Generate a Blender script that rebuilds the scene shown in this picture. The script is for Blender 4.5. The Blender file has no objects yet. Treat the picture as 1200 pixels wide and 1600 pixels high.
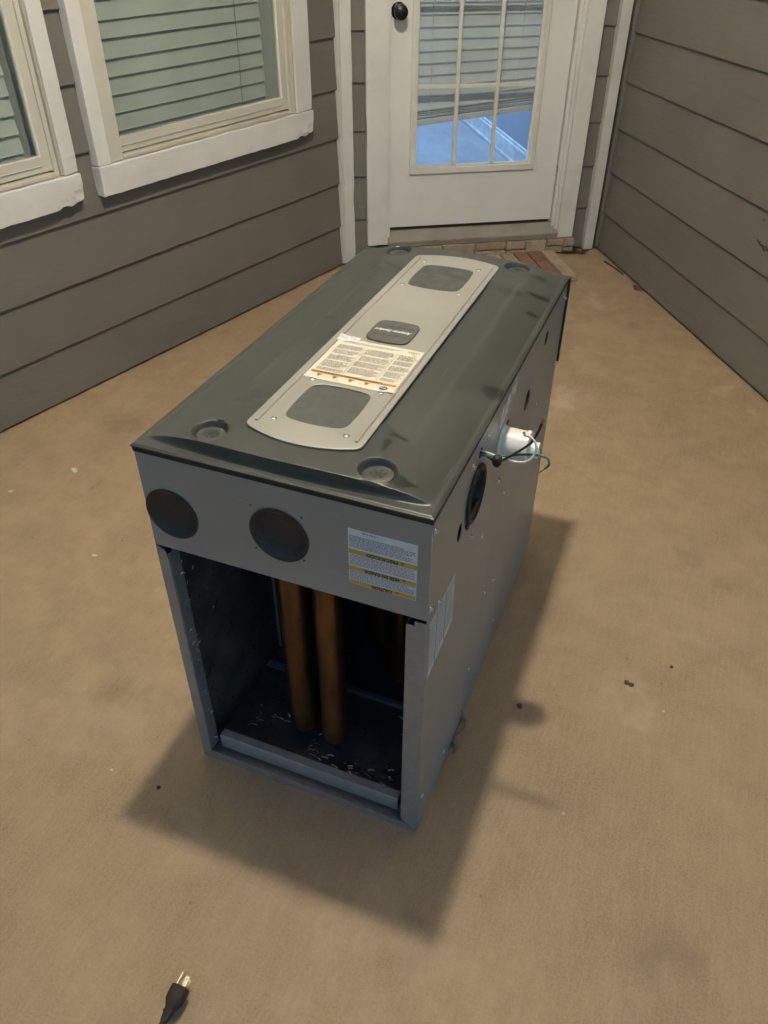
import bpy, bmesh, math, random
from mathutils import Vector, Matrix, noise as mnoise
random.seed(7)
R = math.radians
S = bpy.context.scene
COL = S.collection

# ------------------------------------------------------------------ camera, sky, exposure
cam = bpy.data.cameras.new('camera'); cam.sensor_fit = 'VERTICAL'; cam.sensor_height = 24
cam.lens = 24 * 1217.9 / 1600; cam.clip_start = .02; cam.clip_end = 600
co = bpy.data.objects.new('camera', cam); COL.objects.link(co)
co.location = (.2252, -.7386, 1.3543); co.rotation_euler = (R(51.898), R(-.178), R(21.753))
S.camera = co
world = bpy.data.worlds.new('World'); S.world = world; world.use_nodes = True
wn = world.node_tree; wn.nodes.clear()
sky = wn.nodes.new('ShaderNodeTexSky'); sky.sky_type = 'NISHITA'; sky.sun_disc = False
sky.sun_elevation = R(5.0); sky.sun_rotation = R(300); sky.ozone_density = 2.7; sky.dust_density = 1.0
bg = wn.nodes.new('ShaderNodeBackground'); bg.inputs['Strength'].default_value = .15
wo = wn.nodes.new('ShaderNodeOutputWorld')
wn.links.new(sky.outputs[0], bg.inputs[0]); wn.links.new(bg.outputs[0], wo.inputs[0])
S.view_settings.view_transform = 'Standard'; S.view_settings.look = 'None'
S.view_settings.exposure = 1.13; S.view_settings.gamma = 1; S.view_settings.use_curve_mapping = False
S.render.engine = 'CYCLES'
S.cycles.use_light_tree = False; S.cycles.max_bounces = 6; S.cycles.diffuse_bounces = 4; S.cycles.caustics_reflective = False; S.cycles.caustics_refractive = False
S.cycles.sample_clamp_indirect = 6
LAMP = (-.26, .46, 2.72)          # the porch lamp that throws the furnace's shadow
LAMP_STRENGTH = 760.0; LAMP_COLOUR = (1.0, .915, .735)
ROOM_STRENGTH = 118.0; ROOM_COLOUR = (.46, .70, 1.05)

# ------------------------------------------------------------------ node helpers
def nodes(name):
    m = bpy.data.materials.new(name); m.use_nodes = True
    nt = m.node_tree; nt.nodes.clear()
    out = nt.nodes.new('ShaderNodeOutputMaterial'); b = nt.nodes.new('ShaderNodeBsdfPrincipled')
    nt.links.new(b.outputs[0], out.inputs[0])
    return m, nt, b
class N:
    """tiny node-building helper"""
    def __init__(s, nt): s.nt = nt
    def new(s, t, **k):
        n = s.nt.nodes.new(t)
        for a, v in k.items(): setattr(n, a, v)
        return n
    def set(s, sock, v):
        if hasattr(v, 'is_output') or isinstance(v, bpy.types.NodeSocket): s.nt.links.new(v, sock)
        else: sock.default_value = v
    def coord(s, scale=(1,1,1), rand=False, rot=(0,0,0)):
        tc = s.new('ShaderNodeTexCoord'); mp = s.new('ShaderNodeMapping')
        mp.inputs['Scale'].default_value = scale; mp.inputs['Rotation'].default_value = rot
        src = tc.outputs['Object']
        if rand:
            oi = s.new('ShaderNodeObjectInfo'); vm = s.new('ShaderNodeVectorMath', operation='MULTIPLY_ADD')
            s.nt.links.new(oi.outputs['Random'], vm.inputs[0]); vm.inputs[1].default_value = (37, 19, 53); s.nt.links.new(src, vm.inputs[2])
            src = vm.outputs[0]
        s.nt.links.new(src, mp.inputs[0]); return mp.outputs[0]
    def noise(s, vec, scale, detail=4, rough=.55, dist=0):
        n = s.new('ShaderNodeTexNoise'); n.inputs['Scale'].default_value = scale; n.inputs['Detail'].default_value = detail
        n.inputs['Roughness'].default_value = rough; n.inputs['Distortion'].default_value = dist
        s.nt.links.new(vec, n.inputs['Vector']); return n.outputs[0]
    def ramp(s, f, a, b, lo=0., hi=1.):
        n = s.new('ShaderNodeMapRange'); n.inputs[1].default_value = a; n.inputs[2].default_value = b
        n.inputs[3].default_value = lo; n.inputs[4].default_value = hi; n.clamp = True
        n.interpolation_type = 'SMOOTHSTEP'
        s.nt.links.new(f, n.inputs[0]); return n.outputs[0]
    def math(s, op, a, b=0.):
        n = s.new('ShaderNodeMath', operation=op); s.set(n.inputs[0], a); s.set(n.inputs[1], b); return n.outputs[0]
    def mix(s, f, a, b):
        n = s.new('ShaderNodeMix', data_type='RGBA'); s.set(n.inputs[0], f); s.set(n.inputs[6], a); s.set(n.inputs[7], b); return n.outputs[2]
    def bump(s, h, strength, dist, prev=None):
        n = s.new('ShaderNodeBump'); n.inputs['Strength'].default_value = strength; n.inputs['Distance'].default_value = dist
        s.nt.links.new(h, n.inputs['Height'])
        if prev is not None: s.nt.links.new(prev, n.inputs['Normal'])
        return n.outputs[0]
def c4(c): return (c[0], c[1], c[2], 1)
def mul(c, k): return tuple(min(1, v * k) for v in c)

def plain(name, col, rough=.5, metal=0., var=.15, scale=12, bump=0., bscale=80, spec=.5, rand=False, stretch=(1,1,1), rvar=.1):
    m, nt, b = nodes(name); h = N(nt)
    v = h.coord(stretch, rand)
    f = h.ramp(h.noise(v, scale, 5), .3, .7)
    h.set(b.inputs['Base Color'], h.mix(f, c4(mul(col, 1 - var)), c4(mul(col, 1 + var))))
    h.set(b.inputs['Roughness'], h.ramp(h.noise(v, scale * 2.3, 3), .3, .7, max(.02, rough - rvar), min(1, rough + rvar)))
    b.inputs['Metallic'].default_value = metal; b.inputs['Specular IOR Level'].default_value = spec
    if bump: h.set(b.inputs['Normal'], h.bump(h.noise(v, bscale, 4), bump, .002))
    return m
def emit(name, col, strength):
    m = bpy.data.materials.new(name); m.use_nodes = True; nt = m.node_tree; nt.nodes.clear()
    o = nt.nodes.new('ShaderNodeOutputMaterial'); e = nt.nodes.new('ShaderNodeEmission')
    e.inputs[0].default_value = c4(col); e.inputs[1].default_value = strength; nt.links.new(e.outputs[0], o.inputs[0]); return m
def glass(name, tint, fac):
    m = bpy.data.materials.new(name); m.use_nodes = True; nt = m.node_tree; nt.nodes.clear()
    o = nt.nodes.new('ShaderNodeOutputMaterial'); t = nt.nodes.new('ShaderNodeBsdfTransparent'); g = nt.nodes.new('ShaderNodeBsdfGlossy')
    t.inputs[0].default_value = c4(tint); g.inputs['Roughness'].default_value = .03
    fr = nt.nodes.new('ShaderNodeFresnel'); fr.inputs[0].default_value = 1.5
    mp = nt.nodes.new('ShaderNodeMath'); mp.operation = 'MULTIPLY'; mp.inputs[1].default_value = fac
    mx = nt.nodes.new('ShaderNodeMixShader')
    ge = nt.nodes.new('ShaderNodeNewGeometry'); io = nt.nodes.new('ShaderNodeMapRange'); io.inputs[3].default_value = 1.5; io.inputs[4].default_value = 1 / 1.5   # same reflectance on both faces of the thin pane
    nt.links.new(ge.outputs['Backfacing'], io.inputs[0]); nt.links.new(io.outputs[0], fr.inputs[0])
    nt.links.new(fr.outputs[0], mp.inputs[0]); nt.links.new(mp.outputs[0], mx.inputs[0]); nt.links.new(t.outputs[0], mx.inputs[1])
    nt.links.new(g.outputs[0], mx.inputs[2]); nt.links.new(mx.outputs[0], o.inputs[0]); return m

# ------------------------------------------------------------------ materials
def m_concrete():
    m, nt, b = nodes('concrete'); h = N(nt)
    v = h.coord(); st = h.coord((16, 2.2, 1), rot=(0, 0, R(-14)))
    big = h.ramp(h.noise(v, 1.3, 5, .62, .5), .30, .70); mid = h.ramp(h.noise(v, 8.5, 5, .68), .32, .70); fine = h.noise(v, 210, 2, .7)
    streak = h.noise(st, 7, 5, .7, .4)
    c = h.mix(big, c4((.292, .202, .120)), c4((.402, .287, .176)))
    c = h.mix(h.math('MULTIPLY', mid, .52), c, c4((.246, .173, .104)))
    grit = h.noise(v, 520, 2, .8)
    c = h.mix(h.ramp(fine, .30, .75, 0, .34), c, c4((.46, .36, .25))); c = h.mix(h.ramp(grit, .52, .70, 0, .45), c, c4((.20, .145, .095))); c = h.mix(h.ramp(grit, .40, .28, 0, .35), c, c4((.52, .42, .31)))
    c = h.mix(h.ramp(streak, .42, .72, 0, .22), c, c4((.46, .36, .245)))
    spots = h.noise(v, 3.3, 4, .6, .3)
    c = h.mix(h.ramp(spots, .60, .72, 0, .40), c, c4((.178, .126, .082)))
    c = h.mix(h.ramp(spots, .38, .28, 0, .45), c, c4((.50, .40, .29)))
    spk = h.new('ShaderNodeTexVoronoi'); spk.inputs['Scale'].default_value = 30; nt.links.new(v, spk.inputs['Vector'])
    sp = h.math('MULTIPLY', h.ramp(spk.outputs['Distance'], .05, .13, 1, 0), h.ramp(mid, .78, .92))
    c = h.mix(h.math('MULTIPLY', sp, .5), c, c4((.12, .086, .060)))
    h.set(b.inputs['Base Color'], c)
    h.set(b.inputs['Roughness'], h.ramp(mid, 0, 1, .60, .82)); b.inputs['Specular IOR Level'].default_value = .35
    n1 = h.bump(fine, .40, .0016); n2 = h.bump(streak, .40, .0020, n1); h.set(b.inputs['Normal'], h.bump(mid, .35, .004, n2)); return m
def m_siding():
    m, nt, b = nodes('siding_paint'); h = N(nt)
    g = h.coord((3.0, 30, 60), True); v = h.coord((1, 1, 1), True)
    grain = h.noise(g, 3.0, 5, .6, .8); big = h.ramp(h.noise(v, 2.2, 4), .3, .7)
    oi = h.new('ShaderNodeObjectInfo')
    c = h.mix(big, c4((.158, .147, .129)), c4((.186, .174, .153)))
    c = h.mix(h.math('MULTIPLY', oi.outputs['Random'], .25), c, c4((.148, .138, .124)))
    c = h.mix(h.ramp(h.noise(v, 34, 4, .7), .63, .75, 0, .25), c, c4((.23, .215, .19)))
    h.set(b.inputs['Base Color'], c); h.set(b.inputs['Roughness'], h.ramp(grain, .3, .7, .50, .68))
    b.inputs['Specular IOR Level'].default_value = .4
    n1 = h.bump(grain, .55, .0024); h.set(b.inputs['Normal'], h.bump(h.noise(v, 220, 3), .18, .0008, n1)); return m
def m_trim(name, col):
    m, nt, b = nodes(name); h = N(nt)
    g = h.coord((6, 6, 6), True); v = h.coord((1, 1, 1), True)
    w = h.new('ShaderNodeTexWave'); w.inputs['Scale'].default_value = 2.2; w.inputs['Distortion'].default_value = 9; w.inputs['Detail'].default_value = 4
    w.bands_direction = 'Z'; nt.links.new(g, w.inputs['Vector'])
    c = h.mix(h.ramp(h.noise(v, 5, 5), .3, .75), c4(col), c4(mul(col, .86)))
    c = h.mix(h.ramp(h.noise(v, 26, 5, .7), .60, .74, 0, .45), c, c4(mul((col[0], col[1] * .96, col[2] * .90), .68)))
    h.set(b.inputs['Base Color'], c); b.inputs['Roughness'].default_value = .5
    n1 = h.bump(w.outputs[0], .14, .0016); h.set(b.inputs['Normal'], h.bump(h.noise(v, 90, 4, .7), .30, .0014, n1)); return m
def m_cover():
    m, nt, b = nodes('cover_paint'); h = N(nt)
    v = h.coord(); base = (.037, .042, .038); dust = (.062, .065, .058)
    f = h.ramp(h.noise(v, 5.5, 6, .65, .5), .32, .72); f2 = h.ramp(h.noise(h.coord((1, .35, 1)), 17, 5, .65), .40, .8)
    c = h.mix(h.math('MULTIPLY', f, .40), c4(base), c4(dust)); c = h.mix(h.math('MULTIPLY', f2, .20), c, c4((.088, .089, .079)))
    # hand prints and wiped patches, each with its own place and outline
    tc = h.new('ShaderNodeTexCoord')
    wob = h.new('ShaderNodeTexNoise'); wob.inputs['Scale'].default_value = 45; nt.links.new(tc.outputs['Object'], wob.inputs['Vector'])
    wv = h.new('ShaderNodeVectorMath', operation='MULTIPLY_ADD'); nt.links.new(wob.outputs['Color'], wv.inputs[0]); wv.inputs[1].default_value = (.020, .020, 0); nt.links.new(tc.outputs['Object'], wv.inputs[2])
    tot = None
    for (x, y, rx, ry) in [(-.012, .33, .022, .020), (-.028, .715, .032, .013), (-.322, .406, .013, .012), (-.354, .46, .016, .010), (-.366, .655, .024, .012), (-.060, .038, .026, .012), (-.052, .80, .018, .010), (-.020, .635, .020, .009), (-.105, .105, .008, .016), (-.095, .13, .016, .005), (-.36, .71, .04, .014), (-.085, .70, .034, .016)]:
        mp = h.new('ShaderNodeMapping'); mp.inputs['Location'].default_value = (-(x + .01) / rx, -(y + .01) / ry, 0); mp.inputs['Scale'].default_value = (1 / rx, 1 / ry, 0)
        nt.links.new(wv.outputs[0], mp.inputs[0]); ln = h.new('ShaderNodeVectorMath', operation='LENGTH'); nt.links.new(mp.outputs[0], ln.inputs[0])
        k = h.ramp(ln.outputs['Value'], .65, 1.15, 1, 0); tot = k if tot is None else h.math('MAXIMUM', tot, k)
    c = h.mix(h.math('MULTIPLY', tot, .85), c, c4((.013, .018, .016)))
    sc = h.ramp(h.noise(h.coord((1, .06, 1), rot=(0, 0, .5)), 130, 2, .5), .70, .78, 0, .35)
    c = h.mix(sc, c, c4((.15, .15, .13)))
    h.set(b.inputs['Base Color'], c); h.set(b.inputs['Roughness'], h.math('ADD', h.ramp(f, 0, 1, .33, .42), h.math('MULTIPLY', tot, -.06)))
    h.set(b.inputs['Normal'], h.bump(h.noise(v, 420, 2), .10, .0005)); return m
def m_cabinet():
    m, nt, b = nodes('cabinet_paint'); h = N(nt)
    v = h.coord(); f = h.ramp(h.noise(v, 4, 5, .6), .3, .7)
    c = h.mix(f, c4((.275, .265, .255)), c4((.325, .315, .305)))
    c = h.mix(h.ramp(h.noise(v, 30, 5, .7), .60, .78, 0, .35), c, c4((.20, .19, .18)))
    sc = h.ramp(h.noise(h.coord((.2, .2, 1), rot=(.5, 0, 0)), 130, 2, .5), .69, .76, 0, .35); c = h.mix(sc, c, c4((.42, .41, .40)))
    h.set(b.inputs['Base Color'], c); h.set(b.inputs['Roughness'], h.ramp(f, 0, 1, .34, .46)); b.inputs['Metallic'].default_value = .15
    h.set(b.inputs['Normal'], h.bump(h.noise(v, 300, 2), .06, .0006, h.bump(h.noise(v, 3.2, 2), .25, .006))); return m
def m_tube():
    m, nt, b = nodes('heat_tinted_steel'); h = N(nt)
    v = h.coord((1, 1, .35)); f = h.noise(v, 9, 4, .6, .3)
    c = h.mix(h.ramp(f, .32, .66), c4((.060, .032, .019)), c4((.185, .100, .038)))
    c = h.mix(h.ramp(h.noise(h.coord((1, 1, .6)), 13, 4, .6), .48, .66, 0, .55), c, c4((.045, .034, .028)))
    h.set(b.inputs['Base Color'], c); b.inputs['Metallic'].default_value = .85; h.set(b.inputs['Roughness'], h.ramp(f, .3, .7, .26, .38)); return m
def m_brick(name, ca, cb):
    m, nt, b = nodes(name); h = N(nt); v = h.coord((1, 1, 1), True); oi = h.new('ShaderNodeObjectInfo')
    c = h.mix(oi.outputs['Random'], c4(ca), c4(cb)); c = h.mix(h.ramp(h.noise(v, 26, 5, .7), .42, .72, 0, .6), c, c4(mul(ca, .55)))
    c = h.mix(h.ramp(h.noise(v, 60, 4, .7), .58, .72, 0, .5), c, c4((.45, .40, .33)))
    h.set(b.inputs['Base Color'], c); b.inputs['Roughness'].default_value = .9
    h.set(b.inputs['Normal'], h.bump(h.noise(v, 70, 5, .7), .7, .004)); return m

M = {}
M['concrete'] = m_concrete(); M['siding'] = m_siding(); M['trim'] = m_trim('white_trim_paint', (.76, .74, .715)); M['corner'] = m_trim('corner_trim_paint', (.66, .64, .61))
M['door'] = plain('door_paint', (.76, .745, .73), .38, 0, .04, 4, .10, 60); M['vinyl'] = plain('window_vinyl', (.60, .565, .50), .42, 0, .05, 4)
M['muntin'] = plain('muntin_paint', (.70, .675, .625), .42, 0, .05, 9)
M['blind'] = plain('blind_slat', (.64, .64, .61), .5, 0, .05, 5); M['doorblind'] = plain('door_blind_slat', (.70, .69, .66), .5, 0, .06, 9); M['cord_white'] = plain('blind_cord', (.7, .69, .65), .8)
M['glass'] = glass('door_glass', (.93, .96, .97), 1.0); M['wglass'] = glass('window_glass', (.885, .915, .905), 1.0); M['cord_grey'] = plain('grey_cord', (.30, .31, .28), .8); M['jambtan'] = plain('tan_jamb', (.53, .48, .40), .5, 0, .08, 9)
M['threshold'] = plain('threshold_metal', (.30, .275, .24), .5, .2, .10, 9, .05, 60)
M['cover'] = m_cover(); M['cabinet'] = m_cabinet(); M['tube'] = m_tube()
M['galv'] = plain('galvanised_steel', (.30, .30, .305), .40, .4, .07, 30, .04, 80)
M['plate'] = plain('champagne_plate', (.385, .372, .335), .38, .35, .035, 5, .05, 350)
M['insert'] = plain('insert_mesh', (.060, .064, .057), .55, 0, .12, 20, .12, 300)
M['badge'] = plain('badge_plastic', (.085, .088, .078), .42, 0, .08, 30)
M['black'] = plain('black_plastic', (.012, .020, .021), .42, 0, .15, 20); M['rubber'] = plain('black_rubber', (.014, .014, .014), .6, 0, .2, 40)
M['latch'] = plain('latch_plastic', (.062, .063, .057), .4, 0, .15, 40); M['cap'] = plain('black_cap', (.024, .023, .022), .55, 0, .2, 14, .1, 120)
M['liner'] = plain('foil_liner', (.115, .110, .109), .38, .45, .30, 14, 1.0, 26, rvar=.12)
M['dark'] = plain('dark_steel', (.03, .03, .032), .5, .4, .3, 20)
M['steel'] = plain('zinc_screw', (.62, .61, .58), .28, .9, .1, 60); M['foil'] = plain('foil', (.88, .88, .86), .3, .35, .1, 80)
M['paper'] = plain('label_paper', (.70, .69, .71), .5, 0, .05, 20); M['cream'] = plain('cream_label', (.70, .655, .53), .35, 0, .05, 18, .3, 22)
M['yellow'] = plain('label_yellow', (.60, .36, .05), .5, 0, .06, 30); M['orange'] = plain('label_orange', (.55, .20, .04), .5, 0, .06, 30)
M['ink'] = plain('print_ink', (.05, .045, .05), .6); M['ink_soft'] = plain('print_grey', (.30, .28, .26), .6); M['ink_blue'] = plain('print_violet', (.22, .21, .28), .6); M['blue'] = plain('print_blue', (.03, .06, .20), .5)
M['silver_print'] = plain('silver_print', (.66, .64, .58), .4); M['film'] = plain('clear_film', (.58, .56, .57), .25)
M['pvc'] = plain('white_pvc', (.80, .78, .74), .32, 0, .03, 15); M['wire_g'] = plain('green_wire', (.035, .135, .115), .35); M['wire_w'] = plain('white_wire', (.62, .60, .56), .4)
M['copper'] = plain('copper', (.50, .24, .12), .4, .8, .3, 60); M['wire_k'] = plain('black_wire', (.034, .025, .020), .62, 0, .2, 40, .1, 200, .25)
M['brass'] = plain('blade_brass', (.46, .42, .34), .42, .9, .1, 50)
M['red'] = m_brick('red_brick', (.24, .125, .080), (.32, .185, .13)); M['buff'] = m_brick('buff_brick', (.32, .24, .16), (.42, .34, .25)); M['mortar'] = plain('mortar', (.16, .13, .10), .95, 0, .3, 30, .6, 90)
M['leaf'] = plain('dry_leaf', (.085, .050, .028), .8, 0, .4, 60, .4, 60, rand=True); M['chip'] = plain('paint_chip', (.66, .62, .52), .6, 0, .1, 60); M['stain'] = plain('dark_stain', (.055, .048, .038), .8, 0, .3, 60); M['paperbrown'] = plain('kraft_lining', (.16, .125, .095), .8, 0, .35, 60, .4, 90); M['twig'] = plain('twig', (.07, .05, .035), .85, 0, .4, 60)
M['knob'] = plain('oil_rubbed_knob', (.018, .017, .018), .35, .6, .3, 40)
M['ceiling'] = plain('ceiling_paint', (.86, .82, .76), .7, 0, .05, 4); M['roomwall'] = plain('room_wall', (.42, .46, .52), .8, 0, .04, 3); M['roomfloor'] = plain('room_floor', (.34, .35, .37), .55, 0, .14, 5, .2, 60, stretch=(1, .3, 1)); M['white'] = plain('baseboard_paint', (.78, .78, .78), .4)
M['grass'] = plain('lawn', (.05, .075, .03), .95, 0, .4, 3, .8, 40); M['drywall'] = plain('drywall_return', (.50, .50, .47), .8, 0, .05, 5); M['soffit_dark'] = plain('interior_dark', (.10, .10, .09), .9)
M['bulb'] = emit('lit_bulb', LAMP_COLOUR, LAMP_STRENGTH); M['roombulb'] = emit('lit_room_lamp', ROOM_COLOUR, ROOM_STRENGTH)

# ------------------------------------------------------------------ mesh helpers
def empty(name, loc=(0, 0, 0), rz=0):
    o = bpy.data.objects.new(name, None); COL.objects.link(o); o.location = loc; o.rotation_euler = (0, 0, rz); o.empty_display_size = .1; return o
def tag(o, label, cat, group=None):
    o['label'] = label; o['category'] = cat
    if group: o['group'] = group
    return o
def link(name, me, mat, parent=None, loc=(0, 0, 0), rot=(0, 0, 0), smooth=None):
    o = bpy.data.objects.new(name, me); COL.objects.link(o); o.location = loc; o.rotation_euler = rot
    if parent is not None: o.parent = parent
    if mat is not None and not me.materials: me.materials.append(M[mat])
    if smooth is not None:
        for p in me.polygons: p.use_smooth = True
        me.set_sharp_from_angle(angle=R(smooth))
    return o
def tomesh(bm, name='m'):
    bmesh.ops.recalc_face_normals(bm, faces=bm.faces[:])
    me = bpy.data.meshes.new(name); bm.to_mesh(me); bm.free(); return me
def box(x0, x1, y0, y1, z0, z1, bev=0., seg=1):
    bm = bmesh.new(); bmesh.ops.create_cube(bm, size=1)
    for v in bm.verts: v.co = Vector(((x0 + x1) / 2 + v.co.x * (x1 - x0), (y0 + y1) / 2 + v.co.y * (y1 - y0), (z0 + z1) / 2 + v.co.z * (z1 - z0)))
    if bev: bmesh.ops.bevel(bm, geom=bm.edges[:], offset=bev, segments=seg, affect='EDGES', profile=.6)
    return tomesh(bm)
def rough_board(x0, x1, y0, y1, z0, z1, amp=.0015, step=.03, chips=(), bev=.003, seed=0):
    """a painted board whose arrises wander a little; chips = (x, z, radius, depth) bites"""
    bm = bmesh.new(); bmesh.ops.create_cube(bm, size=1)
    for v in bm.verts: v.co = Vector(((x0 + x1) / 2 + v.co.x * (x1 - x0), (y0 + y1) / 2 + v.co.y * (y1 - y0), (z0 + z1) / 2 + v.co.z * (z1 - z0)))
    bmesh.ops.bevel(bm, geom=bm.edges[:], offset=bev, segments=2, affect='EDGES', profile=.6)
    for ax, (a, b) in enumerate(((x0, x1), (y0, y1), (z0, z1))):
        n = int((b - a) / step) if ax != 1 else 0
        for i in range(1, n):
            p = [0, 0, 0]; p[ax] = a + (b - a) * i / n; nn = [0, 0, 0]; nn[ax] = 1
            bmesh.ops.bisect_plane(bm, geom=bm.verts[:] + bm.edges[:] + bm.faces[:], plane_co=p, plane_no=nn)
    cz, cx = (z0 + z1) / 2, (x0 + x1) / 2
    for v in bm.verts:
        q = Vector((v.co.x * 14 + seed, v.co.y * 14, v.co.z * 14)); k = mnoise.noise(q) * amp; k2 = mnoise.noise(q * 2.7 + Vector((9, 4, 1))) * amp
        if v.co.y < y1 - .004: v.co.y += k * .6
        v.co.z += k2 * .8; v.co.x += k * .7
        for (px, pz, r, d) in chips:
            dd = math.hypot(v.co.x - px, v.co.z - pz)
            if dd < r: v.co.z += d * (1 - dd / r) * (1 if v.co.z < cz else -1); v.co.x += d * .4 * (1 - dd / r) * (1 if v.co.x < cx else -1); v.co.y += abs(d) * .25
    return tomesh(bm)
def smooth_path(pts, n=6):
    P = [Vector(p) for p in pts]; P = [P[0] * 2 - P[1]] + P + [P[-1] * 2 - P[-2]]; out = []
    for i in range(1, len(P) - 2):
        a, b, c, d = P[i - 1:i + 3]
        for k in range(n):
            t = k / n; out.append(.5 * ((2 * b) + (c - a) * t + (2 * a - 5 * b + 4 * c - d) * t * t + (3 * b - a - 3 * c + d) * t ** 3))
    out.append(P[-2]); return out
def tube(pts, r, seg=10, smooth=6, cap=True):
    P = smooth_path(pts, smooth) if smooth else [Vector(p) for p in pts]
    rr = r if callable(r) else (lambda t: r); bm = bmesh.new(); rings = []; up = None
    for i, p in enumerate(P):
        d = (P[min(i + 1, len(P) - 1)] - P[max(i - 1, 0)]).normalized()
        if up is None: up = d.orthogonal().normalized()
        up = (up - d * up.dot(d)).normalized(); s = d.cross(up); q = rr(i / (len(P) - 1))
        rings.append([bm.verts.new(p + (up * math.cos(2 * math.pi * k / seg) + s * math.sin(2 * math.pi * k / seg)) * q) for k in range(seg)])
    for a, b in zip(rings, rings[1:]):
        for k in range(seg): bm.faces.new((a[k], a[(k + 1) % seg], b[(k + 1) % seg], b[k]))
    if cap: bm.faces.new(rings[0][::-1]); bm.faces.new(rings[-1])
    return tomesh(bm)
def lathe(prof, seg=28, axis='Z', close=True):
    """prof = [(r, h)...]; axis along Z (h up), or X / -Y"""
    bm = bmesh.new(); rings = []
    for r, h in prof:
        if r < 1e-6: rings.append([bm.verts.new((0, 0, h))])
        else: rings.append([bm.verts.new((r * math.cos(2 * math.pi * k / seg), r * math.sin(2 * math.pi * k / seg), h)) for k in range(seg)])
    for a, b in zip(rings, rings[1:]):
        for k in range(seg):
            k2 = (k + 1) % seg
            if len(a) == 1: bm.faces.new((a[0], b[k], b[k2]))
            elif len(b) == 1: bm.faces.new((a[k], b[0], a[k2]))
            else: bm.faces.new((a[k], a[k2], b[k2], b[k]))
    me = tomesh(bm)
    if axis == 'X': me.transform(Matrix.Rotation(R(90), 4, 'Y'))
    if axis == '-Y': me.transform(Matrix.Rotation(R(90), 4, 'X'))
    return me
def prism(poly, x0, x1):
    """poly of (y, z), run along x"""
    bm = bmesh.new(); a = [bm.verts.new((x0, y, z)) for y, z in poly]; b = [bm.verts.new((x1, y, z)) for y, z in poly]; n = len(poly)
    for i in range(n): bm.faces.new((a[i], a[(i + 1) % n], b[(i + 1) % n], b[i]))
    bm.faces.new(a[::-1]); bm.faces.new(b); return tomesh(bm)
PLANE = {'XY': Matrix.Identity(4), 'XZ': Matrix(((1, 0, 0, 0), (0, 0, -1, 0), (0, 1, 0, 0), (0, 0, 0, 1))), 'YZ': Matrix(((0, 0, 1, 0), (1, 0, 0, 0), (0, 1, 0, 0), (0, 0, 0, 1)))}
def sheet(outline, holes, t, plane='XY', at=0., bev=0.):
    """flat plate of thickness t centred on the plane, with real holes cut through it"""
    cu = bpy.data.curves.new('tmp', 'CURVE'); cu.dimensions = '2D'; cu.fill_mode = 'BOTH'; cu.extrude = t / 2
    if bev: cu.bevel_depth = bev; cu.extrude = max(t / 2 - bev, .0001); cu.bevel_resolution = 1; cu.offset = -bev
    for pts in [outline] + list(holes):
        s = cu.splines.new('POLY'); s.points.add(len(pts) - 1); s.use_cyclic_u = True
        for q, (u, v) in zip(s.points, pts): q.co = (u, v, 0, 1)
    o = bpy.data.objects.new('tmp', cu); COL.objects.link(o); dg = bpy.context.evaluated_depsgraph_get(); dg.update()
    me = bpy.data.meshes.new_from_object(o.evaluated_get(dg)); bpy.data.objects.remove(o); bpy.data.curves.remove(cu); me.materials.clear()
    me.transform(PLANE[plane]); ax = {'XY': (0, 0, at), 'XZ': (0, at, 0), 'YZ': (at, 0, 0)}[plane]; me.transform(Matrix.Translation(ax)); return me
def circ(u, v, r, n=32, ry=None, wob=0): return [(u + (r + wob * random.uniform(-1, 1)) * math.cos(2 * math.pi * k / n), v + ((ry or r) + wob * random.uniform(-1, 1)) * math.sin(2 * math.pi * k / n)) for k in range(n)]
def rect(u0, u1, v0, v1): return [(u0, v0), (u1, v0), (u1, v1), (u0, v1)]
def barrel(u0, u1, v0, v1, bulge, r, side=0.):
    """rounded rectangle whose v ends (and u sides) bow outwards"""
    def edge(a, b, bow):
        a, b = Vector(a), Vector(b); d = b - a; nrm = Vector((d.y, -d.x)).normalized(); L_ = d.length; out = []
        for k in range(13):
            t = (r + (L_ - 2 * r) * k / 12) / L_; out.append(a + d * t + nrm * bow * (1 - (2 * t - 1) ** 2))
        return out
    c = [(u0, v0), (u1, v0), (u1, v1), (u0, v1)]; E = [edge(c[i], c[(i + 1) % 4], bulge if i % 2 == 0 else side) for i in range(4)]; out = []
    for i in range(4):
        out += E[i]; a, b, p = E[i][-1], E[(i + 1) % 4][0], Vector(c[(i + 1) % 4])
        for t in (.25, .5, .75): out.append(a * (1 - t) ** 2 + p * 2 * t * (1 - t) + b * t * t)
    return [(p.x, p.y) for p in out]
def text(body, size, shear=0., ext=.0001, space=1.0, width=None, bold=0.):
    """lettering as a mesh lying in XY, centred on the origin, facing +Z"""
    cu = bpy.data.curves.new('tmp', 'FONT'); cu.body = body; cu.size = size; cu.shear = shear; cu.extrude = ext; cu.align_x = 'CENTER'; cu.align_y = 'CENTER'; cu.space_character = space; cu.resolution_u = 2; cu.offset = bold
    o = bpy.data.objects.new('tmp', cu); COL.objects.link(o); dg = bpy.context.evaluated_depsgraph_get(); dg.update()
    me = bpy.data.meshes.new_from_object(o.evaluated_get(dg)); bpy.data.objects.remove(o); bpy.data.curves.remove(cu); me.materials.clear()
    xs = [v.co.x for v in me.vertices]
    if width and xs: k = width / (max(xs) - min(xs)); me.transform(Matrix.Diagonal((k, 1, 1, 1)))
    return me
def quads(rects, z=0.):
    bm = bmesh.new()
    for (u0, u1, v0, v1) in rects: bm.faces.new([bm.verts.new((u, v, z)) for u, v in ((u0, v0), (u1, v0), (u1, v1), (u0, v1))])
    me = bpy.data.meshes.new('print'); bm.to_mesh(me); bm.free(); return me
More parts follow.
